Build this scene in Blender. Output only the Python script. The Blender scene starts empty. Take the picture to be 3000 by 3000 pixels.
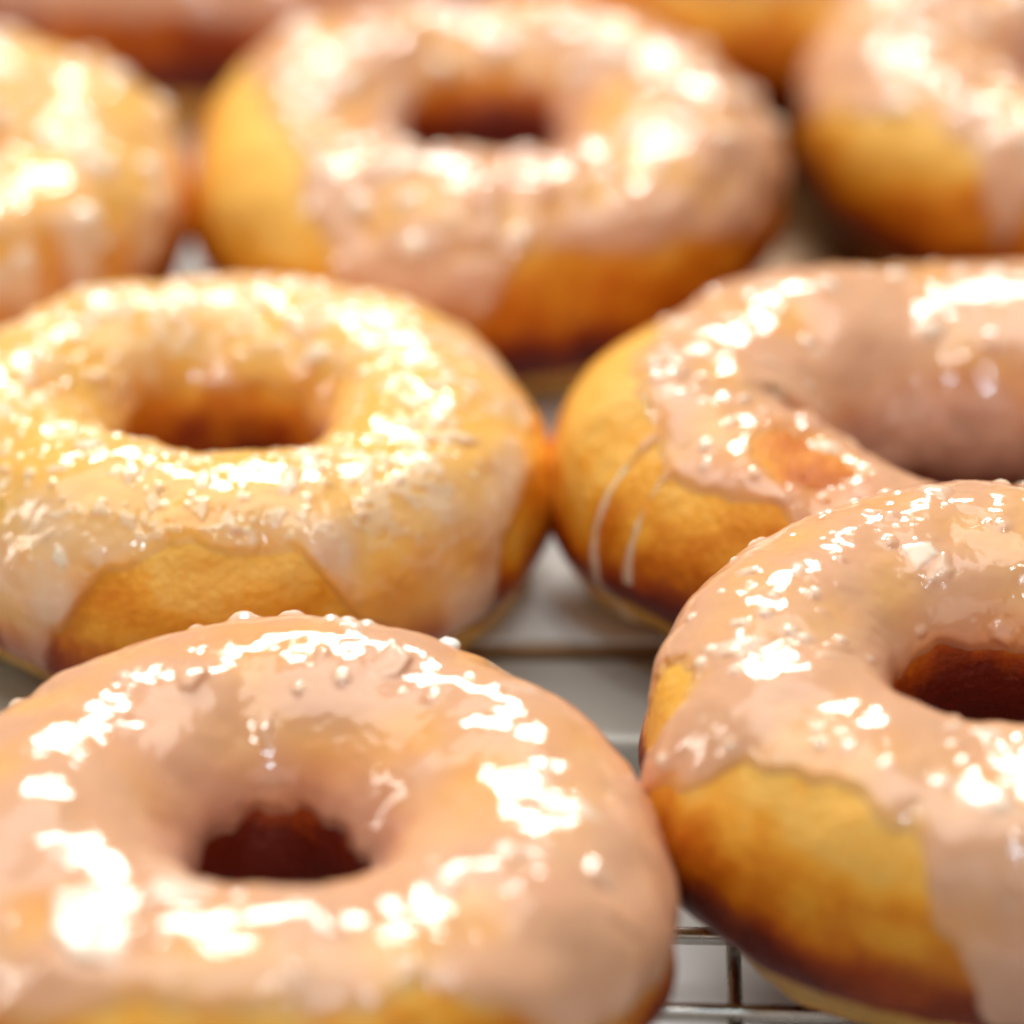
import bpy, math, random
import numpy as np
from mathutils import Vector

sc = bpy.context.scene
COL = sc.collection
R = math.radians
MM = 0.001

# ------------------------------------------------------------------ helpers
def tag(o, label=None, cat=None, group=None, kind=None):
    if label: o['label'] = label
    if cat: o['category'] = cat
    if group: o['group'] = group
    if kind: o['kind'] = kind
    return o

def empty(name, loc, label, cat, group=None, rot=(0, 0, 0)):
    o = bpy.data.objects.new(name, None)
    COL.objects.link(o); o.location = loc; o.rotation_euler = rot
    o.empty_display_size = 0.01
    return tag(o, label, cat, group)

def mesh_obj(name, co, faces, mat, parent=None, attrs=None, smooth=True):
    """co (n,3) metres, faces (m,4) or list of polygons"""
    me = bpy.data.meshes.new(name)
    if isinstance(faces, np.ndarray):
        n, m = len(co), len(faces); k = faces.shape[1]
        me.vertices.add(n); me.vertices.foreach_set('co', co.astype(np.float32).ravel())
        me.loops.add(m * k); me.loops.foreach_set('vertex_index', faces.astype(np.int32).ravel())
        me.polygons.add(m)
        me.polygons.foreach_set('loop_start', (np.arange(m) * k).astype(np.int32))
        me.update(calc_edges=True)
    else:
        me.from_pydata([tuple(c) for c in co], [], faces)
        me.update()
    if smooth:
        me.polygons.foreach_set('use_smooth', np.ones(len(me.polygons), dtype=bool))
    for an, av in (attrs or {}).items():
        a = me.attributes.new(an, 'FLOAT', 'POINT')
        a.data.foreach_set('value', av.astype(np.float32).ravel())
    me.materials.append(mat)
    o = bpy.data.objects.new(name, me); COL.objects.link(o)
    if parent is not None: o.parent = parent
    return o

class Noise:
    def __init__(s, seed):
        s.t = np.random.RandomState(seed).rand(64, 64, 64).astype(np.float32) * 2 - 1
    def __call__(s, P, scale, off=0.0):
        q = P / scale + off + 1000.0
        i = np.floor(q).astype(int); f = (q - i); f = f * f * f * (f * (f * 6 - 15) + 10)
        i &= 63; j = (i + 1) & 63
        x0, y0, z0 = i[..., 0], i[..., 1], i[..., 2]; x1, y1, z1 = j[..., 0], j[..., 1], j[..., 2]
        fx, fy, fz = f[..., 0], f[..., 1], f[..., 2]; t = s.t
        a = t[x0, y0, z0] * (1 - fx) + t[x1, y0, z0] * fx
        b = t[x0, y1, z0] * (1 - fx) + t[x1, y1, z0] * fx
        c = t[x0, y0, z1] * (1 - fx) + t[x1, y0, z1] * fx
        d = t[x0, y1, z1] * (1 - fx) + t[x1, y1, z1] * fx
        return (a * (1 - fy) + b * fy) * (1 - fz) + (c * (1 - fy) + d * fy) * fz

def cyc(u, keys):
    """smooth periodic interpolation of [(deg, value), ...]"""
    keys = sorted(keys)
    x = np.array([k[0] for k in keys], float); y = np.array([k[1] for k in keys], float)
    x = np.concatenate([[x[-1] - 360], x, [x[0] + 360]]); y = np.concatenate([[y[-1]], y, [y[0]]])
    ud = np.degrees(u) % 360
    i = np.clip(np.searchsorted(x, ud, side='right') - 1, 0, len(x) - 2)
    t = (ud - x[i]) / (x[i + 1] - x[i]); t = t * t * (3 - 2 * t)
    return y[i] * (1 - t) + y[i + 1] * t

def sstep(a, b, x):
    t = np.clip((x - a) / (b - a), 0, 1); return t * t * (3 - 2 * t)

# ------------------------------------------------------------------ materials
def new_mat(name):
    m = bpy.data.materials.new(name); m.use_nodes = True
    nt = m.node_tree; b = nt.nodes['Principled BSDF']
    return m, nt, b

def N(nt, typ, **kw):
    n = nt.nodes.new(typ)
    for k, v in kw.items():
        if k.startswith('i_'):
            n.inputs[k[2:].replace('_', ' ')].default_value = v
        else: setattr(n, k, v)
    return n

def ramp(nt, fac, stops, interp='LINEAR'):
    r = nt.nodes.new('ShaderNodeValToRGB'); r.color_ramp.interpolation = interp
    e = r.color_ramp.elements
    while len(e) < len(stops): e.new(0.5)
    for el, (p, c) in zip(e, stops):
        el.position = p; el.color = (*c, 1) if len(c) == 3 else c
    nt.links.new(fac, r.inputs[0]); return r

def math_node(nt, op, a, b=None):
    n = nt.nodes.new('ShaderNodeMath'); n.operation = op
    for i, v in enumerate((a, b)):
        if v is None: continue
        if isinstance(v, (int, float)): n.inputs[i].default_value = v
        else: nt.links.new(v, n.inputs[i])
    return n.outputs[0]

def dough_material():
    m, nt, b = new_mat('fried_dough'); L = nt.links.new
    at = N(nt, 'ShaderNodeAttribute', attribute_name='bake_shade')
    tc = N(nt, 'ShaderNodeTexCoord')
    n1 = N(nt, 'ShaderNodeTexNoise', i_Scale=85.0, i_Detail=5.0, i_Roughness=0.6)
    n2 = N(nt, 'ShaderNodeTexNoise', i_Scale=650.0, i_Detail=4.0, i_Roughness=0.65)
    for n in (n1, n2): L(tc.outputs['Object'], n.inputs['Vector'])
    v = math_node(nt, 'ADD', at.outputs['Fac'], math_node(nt, 'MULTIPLY', math_node(nt, 'SUBTRACT', n1.outputs['Fac'], 0.5), 0.24))
    v = math_node(nt, 'ADD', v, math_node(nt, 'MULTIPLY', math_node(nt, 'SUBTRACT', n2.outputs['Fac'], 0.5), 0.32))
    # 0 = pale proof line, 0.3 golden, 0.6 amber, 1 dark brown
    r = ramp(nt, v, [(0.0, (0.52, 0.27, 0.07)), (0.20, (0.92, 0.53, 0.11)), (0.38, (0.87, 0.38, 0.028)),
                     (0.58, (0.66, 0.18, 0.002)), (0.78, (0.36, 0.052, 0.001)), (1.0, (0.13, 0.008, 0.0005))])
    L(r.outputs[0], b.inputs['Base Color'])
    b.inputs['Roughness'].default_value = 0.38
    b.inputs['Specular IOR Level'].default_value = 0.28
    b.inputs['Subsurface Weight'].default_value = 0.22
    b.inputs['Subsurface Radius'].default_value = (1.0, 0.35, 0.08)
    b.inputs['Subsurface Scale'].default_value = 0.002
    bp = N(nt, 'ShaderNodeBump', i_Strength=0.8, i_Distance=0.0006)
    n3 = N(nt, 'ShaderNodeTexNoise', i_Scale=900.0, i_Detail=5.0, i_Roughness=0.6)
    L(tc.outputs['Object'], n3.inputs['Vector']); L(n3.outputs['Fac'], bp.inputs['Height'])
    L(bp.outputs[0], b.inputs['Normal'])
    return m

def glaze_material(name, clear, tint):
    """sugar glaze: clear = how much of the crust colour shows through where the glaze is thin"""
    m, nt, b = new_mat(name); L = nt.links.new
    th = N(nt, 'ShaderNodeAttribute', attribute_name='thick')
    cr = N(nt, 'ShaderNodeAttribute', attribute_name='crust')
    bk = N(nt, 'ShaderNodeAttribute', attribute_name='bake_shade')
    tc = N(nt, 'ShaderNodeTexCoord')
    n1 = N(nt, 'ShaderNodeTexNoise', i_Scale=60.0, i_Detail=3.0)
    n2 = N(nt, 'ShaderNodeTexNoise', i_Scale=1100.0, i_Detail=3.0)
    for n in (n1, n2): L(tc.outputs['Object'], n.inputs['Vector'])
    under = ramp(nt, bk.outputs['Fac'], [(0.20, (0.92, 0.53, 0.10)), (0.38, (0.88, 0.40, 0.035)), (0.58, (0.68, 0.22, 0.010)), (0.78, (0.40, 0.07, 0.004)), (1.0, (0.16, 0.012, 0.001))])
    op = math_node(nt, 'ADD', th.outputs['Fac'], math_node(nt, 'MULTIPLY', math_node(nt, 'SUBTRACT', n1.outputs['Fac'], 0.5), 0.9))
    mr = N(nt, 'ShaderNodeMapRange', interpolation_type='SMOOTHSTEP')
    mr.inputs['From Min'].default_value = 0.10 + 0.3 * clear; mr.inputs['From Max'].default_value = 0.70 + 0.8 * clear
    mr.inputs['To Min'].default_value = 0.45 - 0.35 * clear; mr.inputs['To Max'].default_value = 0.88
    L(op, mr.inputs['Value'])
    mx = N(nt, 'ShaderNodeMix', data_type='RGBA'); L(mr.outputs[0], mx.inputs[0]); L(under.outputs[0], mx.inputs[6]); mx.inputs[7].default_value = (*tint, 1)
    m2 = N(nt, 'ShaderNodeMix', data_type='RGBA'); L(math_node(nt, 'MULTIPLY', cr.outputs['Fac'], 0.8), m2.inputs[0]); L(mx.outputs[2], m2.inputs[6]); m2.inputs[7].default_value = (0.93, 0.84, 0.68, 1)
    L(m2.outputs[2], b.inputs['Base Color'])
    rr = N(nt, 'ShaderNodeMapRange'); rr.inputs['To Min'].default_value = 0.10; rr.inputs['To Max'].default_value = 0.26
    L(cr.outputs['Fac'], rr.inputs['Value']); L(rr.outputs[0], b.inputs['Roughness'])
    b.inputs['IOR'].default_value = 1.49
    b.inputs['Specular IOR Level'].default_value = 0.6
    b.inputs['Subsurface Weight'].default_value = 0.45
    b.inputs['Subsurface Radius'].default_value = (1.0, 0.42, 0.16)
    b.inputs['Subsurface Scale'].default_value = 0.002
    bp = N(nt, 'ShaderNodeBump', i_Strength=0.08, i_Distance=0.0003)
    L(n2.outputs['Fac'], bp.inputs['Height']); L(bp.outputs[0], b.inputs['Normal'])
    return m

DOUGH = dough_material()
GLAZE = glaze_material('sugar_glaze', 0.06, (0.73, 0.425, 0.285))
GLAZE_THIN = glaze_material('thin_sugar_glaze', 0.90, (0.84, 0.60, 0.41))

# ------------------------------------------------------------------ doughnut
def doughnut(name, label, x, y, seed, Rx, Ryb, Ryf, tube, high, edge, inner, rot=(0, 0, 0), z0=0.0,
             res=(720, 300), flakes=90, fsize=(0.8, 2.4), bald=(), thick=1.0, glaze=None, bake_shade=0.0, drips=(),
             lump=0.18, yellow=(), crustiness=0.0, fclust=(90, 30), lsc=6.5, beads=(), band=0.0, lf=0.35, dents=()):
    """all sizes in mm. tube/high: periodic keys of tube half width / half height.
    edge/inner: periodic keys of the tube angle at which the glaze ends outside / inside.
    tube angle: 0 outwards, 90 top, 180 inwards, -90/270 underneath. u: 0 right, 90 back, 180 left, 270 front"""
    rng = np.random.RandomState(seed); nz = Noise(seed)
    nu, nv = res
    u = np.linspace(0, 2 * np.pi, nu, endpoint=False)[:, None]
    v = (np.linspace(-np.pi / 2, 1.5 * np.pi, nv, endpoint=False))[None, :]
    a = cyc(u, tube); b = cyc(u, high)
    cu, su = np.cos(u), np.sin(u)
    Ry = np.where(su > 0, Ryb, Ryf)
    cx = (Rx - a) * cu; cy = (Ry - a) * su
    nrm = np.sqrt((cu * Ry) ** 2 + (su * Rx) ** 2)
    ox, oy = cu * Ry / nrm, su * Rx / nrm
    cv, sv = np.cos(v), np.sin(v)
    zz = np.sign(sv) * np.abs(sv) ** np.where(sv < 0, 0.80, 1.0)
    rad = np.sign(cv) * np.abs(cv) ** 0.92
    waist = 1 - 0.10 * np.exp(-((zz + 0.62) / 0.22) ** 2) + 0.02 * np.exp(-((zz + 0.25) / 0.2) ** 2)
    X = cx + ox * a * rad * waist; Y = cy + oy * a * rad * waist; Z = b * zz + 0 * cx
    P = np.stack([X, Y, Z], -1)
    # normals of the smooth form
    def normals(P):
        du = np.roll(P, -1, 0) - np.roll(P, 1, 0); dv = np.roll(P, -1, 1) - np.roll(P, 1, 1)
        n = np.cross(du, dv); return n / (np.linalg.norm(n, axis=-1, keepdims=True) + 1e-9)
    n = normals(P)
    disp = 1.6 * nz(P, 19.0) + 0.6 * nz(P, 8.0, 3.3) + 0.16 * nz(P, 3.0, 7.7) + 0.05 * nz(P, 1.1, 1.7)
    for (bu, bv, ru, rv, am) in dents:
        disp = disp - am * np.exp(-((((np.degrees(u) - bu + 180) % 360 - 180) / ru) ** 2 + ((np.degrees(v) - bv) / rv) ** 2))
    P = P + n * disp[..., None]
    zmin = P[..., 2].min(); 
    # settle: flatten the underside where it rests
    P[..., 2] = np.maximum(P[..., 2], zmin + 1.6); P[..., 2] -= zmin + 1.6
    n = normals(P)
    U = np.degrees(u) + 0 * v; V = np.degrees(v) + 0 * u
    # bake: height based fry colour, with shade in the dark lower band
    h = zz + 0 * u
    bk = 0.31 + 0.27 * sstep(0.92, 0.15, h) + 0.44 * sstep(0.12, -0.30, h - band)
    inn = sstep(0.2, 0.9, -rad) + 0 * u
    bk = bk + 0.55 * inn * sstep(0.95, 0.1, h)  # shade deep in the hole, painted as darker dough
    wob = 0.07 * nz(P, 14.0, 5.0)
    bk = bk + 0.12 * nz(P, 13.0, 9.1) + 0.13 * nz(P, 4.0, 4.4) + bake_shade
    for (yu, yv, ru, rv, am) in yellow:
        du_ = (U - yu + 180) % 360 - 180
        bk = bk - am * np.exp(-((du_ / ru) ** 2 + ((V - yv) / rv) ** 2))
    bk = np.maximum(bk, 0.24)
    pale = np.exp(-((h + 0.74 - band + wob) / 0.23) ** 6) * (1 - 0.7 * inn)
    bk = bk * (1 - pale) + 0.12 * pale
    idx = np.arange(nu * nv).reshape(nu, nv)
    F = np.stack([idx, np.roll(idx, -1, 0), np.roll(np.roll(idx, -1, 0), -1, 1), np.roll(idx, -1, 1)], -1).reshape(-1, 4)
    root = empty(name, (x * MM, y * MM, z0 * MM), label, 'doughnut', 'glazed ring doughnuts', rot)
    mesh_obj('dough', P.reshape(-1, 3) * MM, F, DOUGH, root, {'bake_shade': bk})

    # ---------------- glaze
    rr = 16.0 * np.pi / 180          # mm per degree of tube angle
    vo = cyc(u, edge); vi = cyc(u, inner)
    Pu = np.stack([30 * cu, 30 * su, 0 * cu], -1)
    vo = vo + 5.0 * nz(Pu, 9.0, 2.2) + 3.0 * nz(Pu, 3.5, 8.8)
    vi = vi + 6.0 * nz(Pu, 11.0, 6.2) + 2.0 * nz(Pu, 4.0, 1.8)
    uloc = np.sqrt((X / 1.0) ** 2 + Y ** 2) * np.pi / 180   # mm per degree around
    d = np.minimum((V - vo) * rr, (vi - V) * rr)
    for (du0, dv1, w) in drips:      # narrow runs below the edge
        duu = ((U - du0 + 180) % 360 - 180) * uloc + 0.35 * nz(P, 3.5, 3.1)
        ww = w * (0.75 + 0.5 * sstep(dv1 + 25, dv1, V))
        dd = np.minimum(ww - np.abs(duu), (V - dv1) * rr)
        dd = np.where(V < 110, dd, -9)
        d = np.where(dd > -1.0, np.maximum(d, dd), d)
    for (bu, bv, ru, rv) in bald:    # patches the glaze missed
        duu = ((U - bu + 180) % 360 - 180) * uloc; dvv = (V - bv) * rr
        e = (np.sqrt((duu / ru) ** 2 + (dvv / rv) ** 2) - 1) * min(ru, rv) + 0.9 * nz(P, 2.5, 6.6) + 0.4 * nz(P, 1.0, 2.6)
        d = np.minimum(d, e * 1.3)
    d = d + 0.5 * nz(P, 2.2, 4.9) + 0.6 * nz(P, 5.5, 1.4)
    body = thick * (0.75 + 0.38 * nz(P, 9.0, 0.5))
    lip = 0.10 * np.exp(-((d - 1.1) / 0.8) ** 2)
    t = np.where(d > 0, body * (1 - np.exp(-np.maximum(d, 0) / 1.7)) + lip * sstep(0, 1.6, d), d * 0.3)
    on = sstep(0.2, 2.2, d)
    t = t + on * lump * (nz(P, lsc, 3.9) + lf * nz(P, 2.4, 5.5) + 0.04 * nz(P, 0.9, 8.5))
    crust = np.zeros_like(t)
    plate = np.zeros_like(t)
    for k in range(flakes):
        fu = rng.uniform(0, 360); fv = rng.normal(*fclust)
        if fv < 10 or fv > 150: continue
        s = rng.uniform(*fsize) * (1.0 if rng.rand() > 0.12 else 1.7)
        iu = int(fu / 360 * nu); iv = int((fv + 90) / 360 * nv)
        if d[iu % nu, iv % nv] < 0.7: continue
        wu = int(2.2 * s / (uloc[iu % nu, iv % nv] + 1e-6) / 360 * nu) + 2
        wv = int(2.2 * s / rr / 360 * nv) + 2
        I = np.arange(iu - wu, iu + wu + 1) % nu; J = np.clip(np.arange(iv - wv, iv + wv + 1), 0, nv - 1)
        ix = np.ix_(I, J)
        du_ = ((U[ix] - fu + 180) % 360 - 180) * uloc[ix]; dv_ = (V[ix] - fv) * rr
        th = rng.uniform(0, np.pi); el = rng.uniform(1.0, 2.3)
        p = (du_ * np.cos(th) + dv_ * np.sin(th)) / el; q = -du_ * np.sin(th) + dv_ * np.cos(th)
        m = np.full_like(p, 9.0)
        K = rng.randint(5, 8); ph = rng.uniform(0, 6.28)
        for kk in range(K):
            an = ph + kk * 2 * np.pi / K + rng.uniform(-0.35, 0.35)
            m = np.minimum(m, s * rng.uniform(0.35, 0.75) - (p * np.cos(an) + q * np.sin(an)))
        m = m + 0.12 * nz(P[ix], 0.9, 3.0)
        hh = rng.uniform(0.15, 0.42) * (0.6 + 0.4 * s / 2)
        tilt = rng.uniform(-0.16, 0.16) * p + rng.uniform(-0.16, 0.16) * q
        f = sstep(0.0, 0.85, m)
        if k % 2:                        # rounded bead of sugar instead of a plate
            rb = rng.uniform(0.45, 1.0); f = np.exp(-((du_ ** 2 + dv_ ** 2 * 1.1) / rb ** 2) ** 1.3); hh = rb * rng.uniform(0.35, 0.6); tilt = 0
        plate[ix] = np.maximum(plate[ix], f * np.maximum(hh + tilt, 0.05))
        crust[ix] = np.maximum(crust[ix], f * rng.uniform(0.0, 1.0) ** 1.5)
    for (u0, u1, v0, v1, nb, r0) in beads:   # clusters of raised sugar lumps, some whitened in place of highlight spots
        for k in range(nb):
            fu, fv = rng.uniform(u0, u1), rng.uniform(v0, v1); rb = r0 * rng.uniform(0.6, 1.3)
            q = (((U - fu + 180) % 360 - 180) * uloc) ** 2 + ((V - fv) * rr * 1.2) ** 2
            f = np.exp(-(q / rb ** 2) ** 1.5)
            plate = np.maximum(plate, f * rb * 0.6); crust = np.maximum(crust, f)
    for (du0, dv1, w) in drips:
        duu = np.abs(((U - du0 + 180) % 360 - 180) * uloc)
        crust = np.maximum(crust, 0.6 * sstep(2.0 * w, 1.2 * w, duu) * (V < 45) * (V > dv1 - 3))
    t = t + plate * sstep(0.0, 0.8, d)
    if crustiness:
        cn = sstep(0.05, 0.40, nz(P, 1.6, 9.9) + 0.5 * nz(P, 0.8, 2.9) + 0.5 * nz(P, 7.0, 1.1) - 0.1) * on * np.exp(-((V - fclust[0]) / 48.0) ** 2)
        t = t + crustiness * 0.35 * cn; crust = np.maximum(crust, crustiness * cn)
    t = np.maximum(t, -0.6)
    G = P + n * t[..., None]
    keep = (d > -0.9).ravel()
    fk = keep[F].all(1)
    used = np.zeros(nu * nv, bool); used[F[fk].ravel()] = True
    remap = np.cumsum(used) - 1
    thk = np.clip(t / (1.15 * thick + 0.001), 0, 1.5) * (0.12 + 0.88 * sstep(-0.2, 2.4, d)) * (0.85 + 0.65 * sstep(72, 38, V))
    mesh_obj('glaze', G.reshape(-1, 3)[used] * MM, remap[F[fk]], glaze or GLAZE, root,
             {'thick': thk.ravel()[used], 'crust': crust.ravel()[used], 'bake_shade': bk.ravel()[used]})
    return root

# ------------------------------------------------------------------ camera
ELEV = 31.0; DIST = 0.62
cam = bpy.data.cameras.new('camera'); camo = bpy.data.objects.new('camera', cam); COL.objects.link(camo)
tgt = Vector((0, 0, 0.015))
camo.location = tgt + Vector((0, -math.cos(R(ELEV)) * DIST, math.sin(R(ELEV)) * DIST))
camo.rotation_euler = (R(90 - ELEV), 0, 0)
cam.sensor_width = 36; cam.lens = 165
cam.clip_start = 0.02; cam.clip_end = 50
cam.dof.use_dof = True; cam.dof.focus_distance = 0.572; cam.dof.aperture_fstop = 7.0
sc.camera = camo

# ------------------------------------------------------------------ doughnuts
S = 15.0
donuts = [
 dict(name='glazed_doughnut', label='smoothly glazed doughnut at the front left, a loose white flake on its rim',
      x=-26.2, y=-91.5, seed=11, Rx=45.5, Ryb=45, Ryf=45, tube=[(0, 17.5), (90, 17.5), (180, 17), (270, 18)],
      high=[(0, 16), (90, 17), (180, 16), (270, 16)], edge=[(0, 6), (40, 5), (90, 10), (180, 0), (232, 32), (250, 52), (270, 58), (292, 56), (308, 34), (318, 12), (340, 8)],
      inner=[(0, 176), (30, 168), (60, 162), (88, 156), (118, 160), (150, 166), (180, 176), (270, 190)], res=(1000, 420), flakes=36, fsize=(1.8, 4.4), thick=1.15, lump=0.19, lf=0.05, lsc=7.0, beads=[(72, 108, 40, 75, 7, 1.3), (140, 160, 35, 60, 4, 1.2)]),
 dict(name='glazed_doughnut', label='pale golden doughnut at middle left with thin crusty glaze running down in drips',
      x=-37.5, y=6, seed=23, Rx=42.5, Ryb=41, Ryf=41, tube=[(0, 15.5), (90, 15), (180, 14.5), (270, 16)],
      high=[(0, 15.5), (90, 15.5), (180, 15.5), (270, 16.5)],
      edge=[(0, 34), (22, 26), (90, 5), (180, 10), (198, 34), (210, 52), (224, 50), (229, 12), (232, -22), (237, -30), (242, 0), (251, 32), (262, 46), (285, 42), (298, 5), (310, -18), (324, -25), (332, 12), (345, 25)],
      inner=[(0, 172), (35, 165), (60, 152), (90, 148), (130, 150), (180, 160), (270, 185)], res=(1000, 420), flakes=200, fsize=(0.5, 2.2), thick=0.75, glaze=GLAZE_THIN,
      crustiness=0.6, lf=0.22, yellow=[(90, 175, 120, 30, 0.30)], lump=0.24, bake_shade=-0.12, bald=()),
 dict(name='glazed_doughnut', label='large fat doughnut at middle right, its left end bare golden dough',
      x=58.2, y=4, seed=37, Rx=54, Ryb=45, Ryf=35, tube=[(0, 18), (90, 20.5), (180, 19.5), (225, 16.5), (270, 11.5), (315, 14)],
      high=[(0, 16.5), (90, 17), (180, 17), (225, 15), (270, 10), (315, 13)],
      edge=[(0, 5), (60, 10), (120, 20), (142, 40), (158, 66), (180, 72), (200, 68), (212, 52), (222, 46), (236, 50), (250, 30), (270, 10)],
      inner=[(0, 195), (90, 186), (180, 190), (270, 200)], res=(1000, 420), flakes=150, fsize=(0.7, 2.3), thick=0.95, lump=0.26, beads=[(112, 165, 40, 75, 16, 1.1), (0, 215, 40, 140, 24, 0.9)],
      drips=[(204, -50, 0.95), (213, -5, 0.8)], bald=[(236, 84, 5.4, 4.8)], dents=[(236, 84, 9, 18, 1.0)], yellow=[(178, 30, 32, 50, 0.26), (236, 84, 16, 30, -0.34)]),
 dict(name='glazed_doughnut', label='doughnut at the front right, bare amber side and pale underside above the wires',
      x=58.3, y=-63, seed=41, Rx=44, Ryb=40, Ryf=41, tube=[(0, 16.5), (90, 15.5), (180, 16.5), (270, 18)],
      high=[(0, 17), (90, 16), (180, 16.5), (270, 18)],
      edge=[(0, 0), (30, 0), (90, 0), (170, 5), (190, 0), (203, 28), (212, 56), (232, 64), (247, 62), (257, 22), (265, -12), (278, -24), (290, -5), (320, 0)],
      inner=[(0, 180), (60, 160), (90, 152), (130, 148), (180, 156), (225, 172), (270, 190)], res=(1000, 420), flakes=100, fsize=(0.9, 3.2), beads=[(105, 190, 25, 80, 26, 0.7), (0, 360, 20, 130, 12, 0.8)], lf=0.16, lump=0.20, thick=1.05, rot=(R(7), 0, 0), z0=2.6,
      bald=[(183, 30, 4.5, 8.0)], band=0.13, bake_shade=-0.03, yellow=[(240, 60, 40, 16, 0.10), (183, 25, 10, 30, 0.3)]),
 dict(name='glazed_doughnut', label='blurred doughnut in the middle of the back row, its left side bare yellow dough',
      x=-4, y=91, seed=53, Rx=44.5, Ryb=48, Ryf=45, tube=[(0, 17), (90, 17), (180, 17), (270, 17)],
      high=[(0, 16), (90, 16), (180, 16), (270, 16.5)],
      edge=[(0, 8), (90, 5), (140, 15), (160, 50), (180, 78), (215, 76), (232, 48), (245, 12), (258, 0), (266, 15), (280, 40), (310, 32), (335, 15)],
      inner=[(0, 180), (50, 145), (90, 136), (130, 142), (180, 165), (270, 185)], res=(640, 260), flakes=110, fsize=(1.0, 3.2), lump=0.50, beads=[(0, 360, 30, 130, 60, 1.7)], lsc=3.9, thick=0.95, yellow=[(200, 45, 35, 45, 0.30)]),
 dict(name='glazed_doughnut', label='blurred doughnut cut by the left edge, behind the pale crusty one',
      x=-88.5, y=84.5, seed=61, Rx=42, Ryb=42, Ryf=43, tube=[(0, 16), (180, 16)], high=[(0, 16), (180, 16)],
      edge=[(0, 8), (90, 5), (180, 5), (270, 10), (310, 0), (345, 5)], inner=[(0, 200), (180, 200)], res=(560, 240), flakes=120, fsize=(1.0, 3.0), lump=0.50, beads=[(0, 360, 30, 130, 60, 1.7)], lsc=3.9, thick=0.9,
      yellow=[(20, 60, 25, 30, 0.3)], glaze=GLAZE_THIN),
 dict(name='glazed_doughnut', label='blurred doughnut in the top right corner, glaze dripping over its amber side',
      x=88, y=111, seed=71, Rx=44, Ryb=43, Ryf=43, tube=[(0, 17), (180, 17)], high=[(0, 16.5), (180, 16.5)],
      edge=[(0, 20), (90, 5), (180, 10), (205, 35), (220, 55), (238, 45), (247, 5), (256, 48), (266, 20), (276, 50), (290, 50)], inner=[(0, 200), (180, 200)],
      res=(560, 240), flakes=150, fsize=(1.0, 3.0), lump=0.50, beads=[(0, 360, 30, 130, 60, 1.7)], lsc=3.9, thick=0.9, yellow=[(205, 50, 35, 35, 0.25)]),
 dict(name='glazed_doughnut', label='pinkish doughnut at the top edge, seen behind the left and middle back doughnuts',
      x=-49, y=180, seed=83, Rx=45, Ryb=44, Ryf=44, tube=[(0, 17), (180, 17)], high=[(0, 16), (180, 16)],
      bake_shade=0.2, edge=[(0, 0), (200, 10), (250, 18), (290, 14), (330, 10)], inner=[(0, 200), (180, 200)], res=(480, 220), flakes=60, fsize=(1.0, 3.0), thick=1.0),
 dict(name='glazed_doughnut', label='doughnut at the top edge, orange side showing left of the top right corner one',
      x=36, y=176, seed=97, Rx=44, Ryb=44, Ryf=44, tube=[(0, 17), (180, 17)], high=[(0, 16), (180, 16)],
      edge=[(0, 10), (200, 25), (250, 45), (290, 40), (330, 35)], inner=[(0, 200), (180, 200)], res=(480, 220), flakes=60, fsize=(1.0, 3.0), thick=1.0),
]
for dd in donuts: doughnut(**dd)

# ------------------------------------------------------------------ loose flake
def flake(x, y, z, s):
    rng = random.Random(4)
    vs, fs = [], []
    K = 7
    for lz, f in ((-0.5, 0.75), (-0.1, 1.0), (0.35, 0.9), (0.6, 0.45)):
        for k in range(K):
            an = k * 2 * math.pi / K
            rr_ = s * f * rng.uniform(0.75, 1.15)
            vs.append((rr_ * math.cos(an) * 1.25, rr_ * math.sin(an), s * lz * rng.uniform(0.85, 1.15)))
    for j in range(3):
        for k in range(K):
            fs.append((j * K + k, j * K + (k + 1) % K, (j + 1) * K + (k + 1) % K, (j + 1) * K + k))
    fs.append(tuple(range(K))[::-1]); fs.append(tuple(range(3 * K, 4 * K)))
    o = mesh_obj('glaze_flake', vs, fs, SUGAR, None, smooth=False)
    o.location = (x * MM, y * MM, z * MM)
    md = o.modifiers.new('bevel', 'BEVEL'); md.width = s * 0.12; md.segments = 3
    tag(o, 'small chunky white sugar flake on the back right rim of the front left doughnut', 'sugar flake')
m, nt, b = new_mat('dry_sugar'); b.inputs['Base Color'].default_value = (0.86, 0.82, 0.76, 1); b.inputs['Roughness'].default_value = 0.4
b.inputs['Subsurface Weight'].default_value = 0.4; b.inputs['Subsurface Scale'].default_value = 0.002
SUGAR = m
flake(-7.6, -58.4, 31.4, 0.0014)

# ------------------------------------------------------------------ rack, tray, counter
m, nt, b = new_mat('rack_steel'); b.inputs['Base Color'].default_value = (0.42, 0.39, 0.35, 1); b.inputs['Metallic'].default_value = 1.0
n_ = N(nt, 'ShaderNodeTexNoise', i_Scale=300.0, i_Detail=3.0); tcn = N(nt, 'ShaderNodeTexCoord'); nt.links.new(tcn.outputs['Object'], n_.inputs['Vector'])
r_ = ramp(nt, n_.outputs['Fac'], [(0.3, (0.16,) * 3), (0.7, (0.36,) * 3)]); nt.links.new(r_.outputs[0], b.inputs['Roughness'])
STEEL = m
m, nt, b = new_mat('brushed_tray_metal'); b.inputs['Base Color'].default_value = (0.50, 0.49, 0.44, 1); b.inputs['Metallic'].default_value = 0.25; b.inputs['Roughness'].default_value = 0.42
tcn = N(nt, 'ShaderNodeTexCoord'); mp = N(nt, 'ShaderNodeMapping'); mp.inputs['Scale'].default_value = (8, 900, 60)
n_ = N(nt, 'ShaderNodeTexNoise', i_Scale=1.0, i_Detail=4.0); nt.links.new(tcn.outputs['Object'], mp.inputs[0]); nt.links.new(mp.outputs[0], n_.inputs['Vector'])
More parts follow.
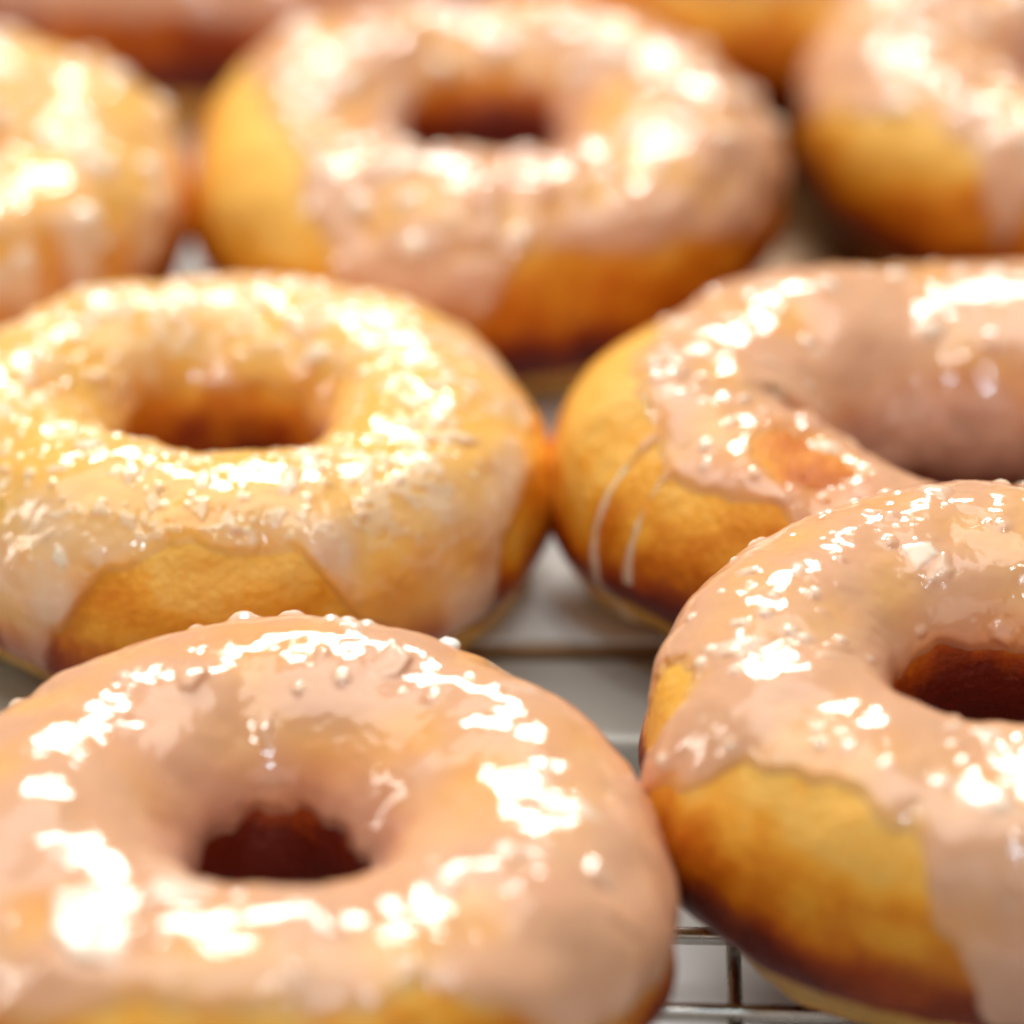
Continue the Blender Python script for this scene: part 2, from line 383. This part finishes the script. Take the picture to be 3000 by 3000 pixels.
bp = N(nt, 'ShaderNodeBump', i_Strength=0.15, i_Distance=0.0003); nt.links.new(n_.outputs['Fac'], bp.inputs['Height']); nt.links.new(bp.outputs[0], b.inputs['Normal'])
TRAY = m
m, nt, b = new_mat('shaded_tray_metal'); b.inputs['Metallic'].default_value = 0.3; b.inputs['Roughness'].default_value = 0.35
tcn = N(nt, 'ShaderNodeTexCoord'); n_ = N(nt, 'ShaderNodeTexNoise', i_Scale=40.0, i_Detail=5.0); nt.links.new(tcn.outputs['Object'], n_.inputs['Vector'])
r_ = ramp(nt, n_.outputs['Fac'], [(0.3, (0.16, 0.07, 0.02)), (0.7, (0.30, 0.17, 0.07))]); nt.links.new(r_.outputs[0], b.inputs['Base Color'])  # brown paints in the shade between the back doughnuts
TRAY_SHADED = m
def paper(name, col):
    m, nt, b = new_mat(name); b.inputs['Roughness'].default_value = 0.6
    tcn = N(nt, 'ShaderNodeTexCoord'); n_ = N(nt, 'ShaderNodeTexNoise', i_Scale=25.0, i_Detail=5.0); nt.links.new(tcn.outputs['Object'], n_.inputs['Vector'])
    r_ = ramp(nt, n_.outputs['Fac'], [(0.3, tuple(c * 0.93 for c in col)), (0.7, col)]); nt.links.new(r_.outputs[0], b.inputs['Base Color'])
    bp = N(nt, 'ShaderNodeBump', i_Strength=0.3, i_Distance=0.001); nt.links.new(n_.outputs['Fac'], bp.inputs['Height']); nt.links.new(bp.outputs[0], b.inputs['Normal'])
    return m
PAPER = paper('white_paper', (0.82, 0.82, 0.78)); COUNTER = paper('white_counter', (0.88, 0.90, 0.90))

def wire(name, p0, p1, rad, parent, sag=0.0, seg=10, ns=24):
    p0, p1 = Vector(p0), Vector(p1); d_ = (p1 - p0).normalized()
    up = Vector((0, 0, 1)); sd = d_.cross(up).normalized(); up = sd.cross(d_)
    vs, fs = [], []
    rng = random.Random(hash(name) % 7 + int(p0.x * 1e4) + int(p0.y * 1e4))
    for i in range(ns + 1):
        c = p0.lerp(p1, i / ns) + up * rng.uniform(-1, 1) * sag
        for k in range(seg):
            an = 2 * math.pi * k / seg
            vs.append(c + (sd * math.cos(an) + up * math.sin(an)) * rad)
    for i in range(ns):
        for k in range(seg):
            fs.append((i * seg + k, i * seg + (k + 1) % seg, (i + 1) * seg + (k + 1) % seg, (i + 1) * seg + k))
    fs.append(tuple(range(seg))); fs.append(tuple(range(ns * seg, ns * seg + seg))[::-1])
    return mesh_obj(name, vs, fs, STEEL, parent)

rack = empty('cooling_rack', (0, -0.100, 0), 'wire cooling rack with a square mesh of thin steel wires under the front doughnuts', 'rack', rot=(0, 0, R(-1.5)))
wr = 0.00098; xa, xb = -0.130, 0.150; ya, yb = -0.110, 0.0705
k = 0; yv = yb - 0.0122
while yv > ya:
    wire('long_wire', (xa, yv, -wr), (xb, yv, -wr), wr * 1.15, rack, 0.00006); yv -= 0.0152
xv = xa + 0.0075
while xv < xb:
    wire('cross_wire', (xv, ya, -wr * 3.1), (xv, yb, -wr * 3.1), wr, rack, 0.00006); xv += 0.0165
wr2 = 0.002
for nm, p, q in (('border_wire', (xa, ya, -wr2), (xb, ya, -wr2)), ('border_wire', (xa, ya, -wr2), (xa, yb, -wr2)), ('border_wire', (xb, ya, -wr2), (xb, yb, -wr2))):
    wire(nm, p, q, wr2, rack)
for fx in (xa, xb):
    for fy in (ya, yb):
        wire('foot', (fx, fy + (0.0002 if fy < 0 else -0.003), -0.002), (fx, fy + (0 if fy < 0 else -0.0032), -0.0179), wr2, rack, ns=4)

def box(name, x0, x1, y0, y1, z0, z1, mat, parent=None, bev=0.0):
    vs = [(x, y, z) for z in (z0, z1) for y in (y0, y1) for x in (x0, x1)]
    fs = [(0, 2, 3, 1), (4, 5, 7, 6), (0, 1, 5, 4), (2, 6, 7, 3), (0, 4, 6, 2), (1, 3, 7, 5)]
    o = mesh_obj(name, vs, fs, mat, parent, smooth=False)
    if bev:
        md = o.modifiers.new('bevel', 'BEVEL'); md.width = bev; md.segments = 4
    return o
# tray turned over behind the rack, its flat rim towards the camera
tray = empty('metal_tray', (0, 0.0, 0), 'grey metal tray with a broad flat rim, under the middle and back rows of doughnuts', 'tray')
box('tray_plate', -0.30, 0.30, -0.008, 0.36, -0.0178, -0.0010, TRAY_SHADED, tray, 0.001)
box('tray_rim', -0.30, 0.30, -0.0285, -0.0082, -0.0178, -0.0022, TRAY, tray, 0.0018)
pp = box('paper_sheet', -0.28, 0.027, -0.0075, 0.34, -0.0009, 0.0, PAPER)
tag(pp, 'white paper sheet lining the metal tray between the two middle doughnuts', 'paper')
ct = box('counter', -2.0, 2.0, -1.2, 2.5, -0.06, -0.018, COUNTER); tag(ct, 'plain white counter top under the rack', None, None, 'structure')

# ------------------------------------------------------------------ light
w = bpy.data.worlds.new('World'); sc.world = w; w.use_nodes = True
bg = w.node_tree.nodes['Background']; bg.inputs[0].default_value = (1.0, 0.70, 0.54, 1); bg.inputs[1].default_value = 0.07

def area(name, az, el, dist, sx, sy, power, col, aim=(0, 0.02, 0.015)):
    l = bpy.data.lights.new(name, 'AREA'); l.shape = 'RECTANGLE'; l.size = sx; l.size_y = sy
    l.energy = power; l.color = col
    o = bpy.data.objects.new(name, l); COL.objects.link(o)
    p = Vector(aim) + dist * Vector((math.cos(R(el)) * math.sin(R(az)), math.cos(R(el)) * math.cos(R(az)), math.sin(R(el))))
    o.location = p; o.rotation_euler = (Vector(aim) - p).to_track_quat('-Z', 'Y').to_euler()
    return o
# az: 0 = behind the doughnuts, -90 = left
area('window_back', -4, 40, 1.4, 0.55, 0.24, 18, (1.0, 0.98, 0.95))
area('ceiling_panel', -30, 76, 1.6, 1.4, 1.1, 18, (1.0, 0.95, 0.89))
area('window_left', -84, 28, 1.4, 0.16, 0.7, 4.5, (1.0, 0.94, 0.84))
area('front_fill', 170, 34, 1.9, 1.6, 1.0, 6, (1.0, 0.90, 0.84))  # added soft fill from the camera side, lifts the front faces
area('small_cool_lamp', 168, 56, 1.3, 0.06, 0.14, 2.2, (0.62, 0.85, 1.0))
area('ceiling_spot', 150, 76, 1.3, 0.12, 0.12, 2.2, (1.0, 0.96, 0.9))

# ------------------------------------------------------------------ render
sc.render.engine = 'CYCLES'
sc.cycles.use_denoising = True
try: sc.cycles.denoiser = 'OPENIMAGEDENOISE'
except Exception: pass
sc.cycles.max_bounces = 8; sc.cycles.transparent_max_bounces = 8
sc.view_settings.view_transform = 'Standard'; sc.view_settings.look = 'None'
sc.view_settings.exposure = -0.12; sc.view_settings.gamma = 1.0
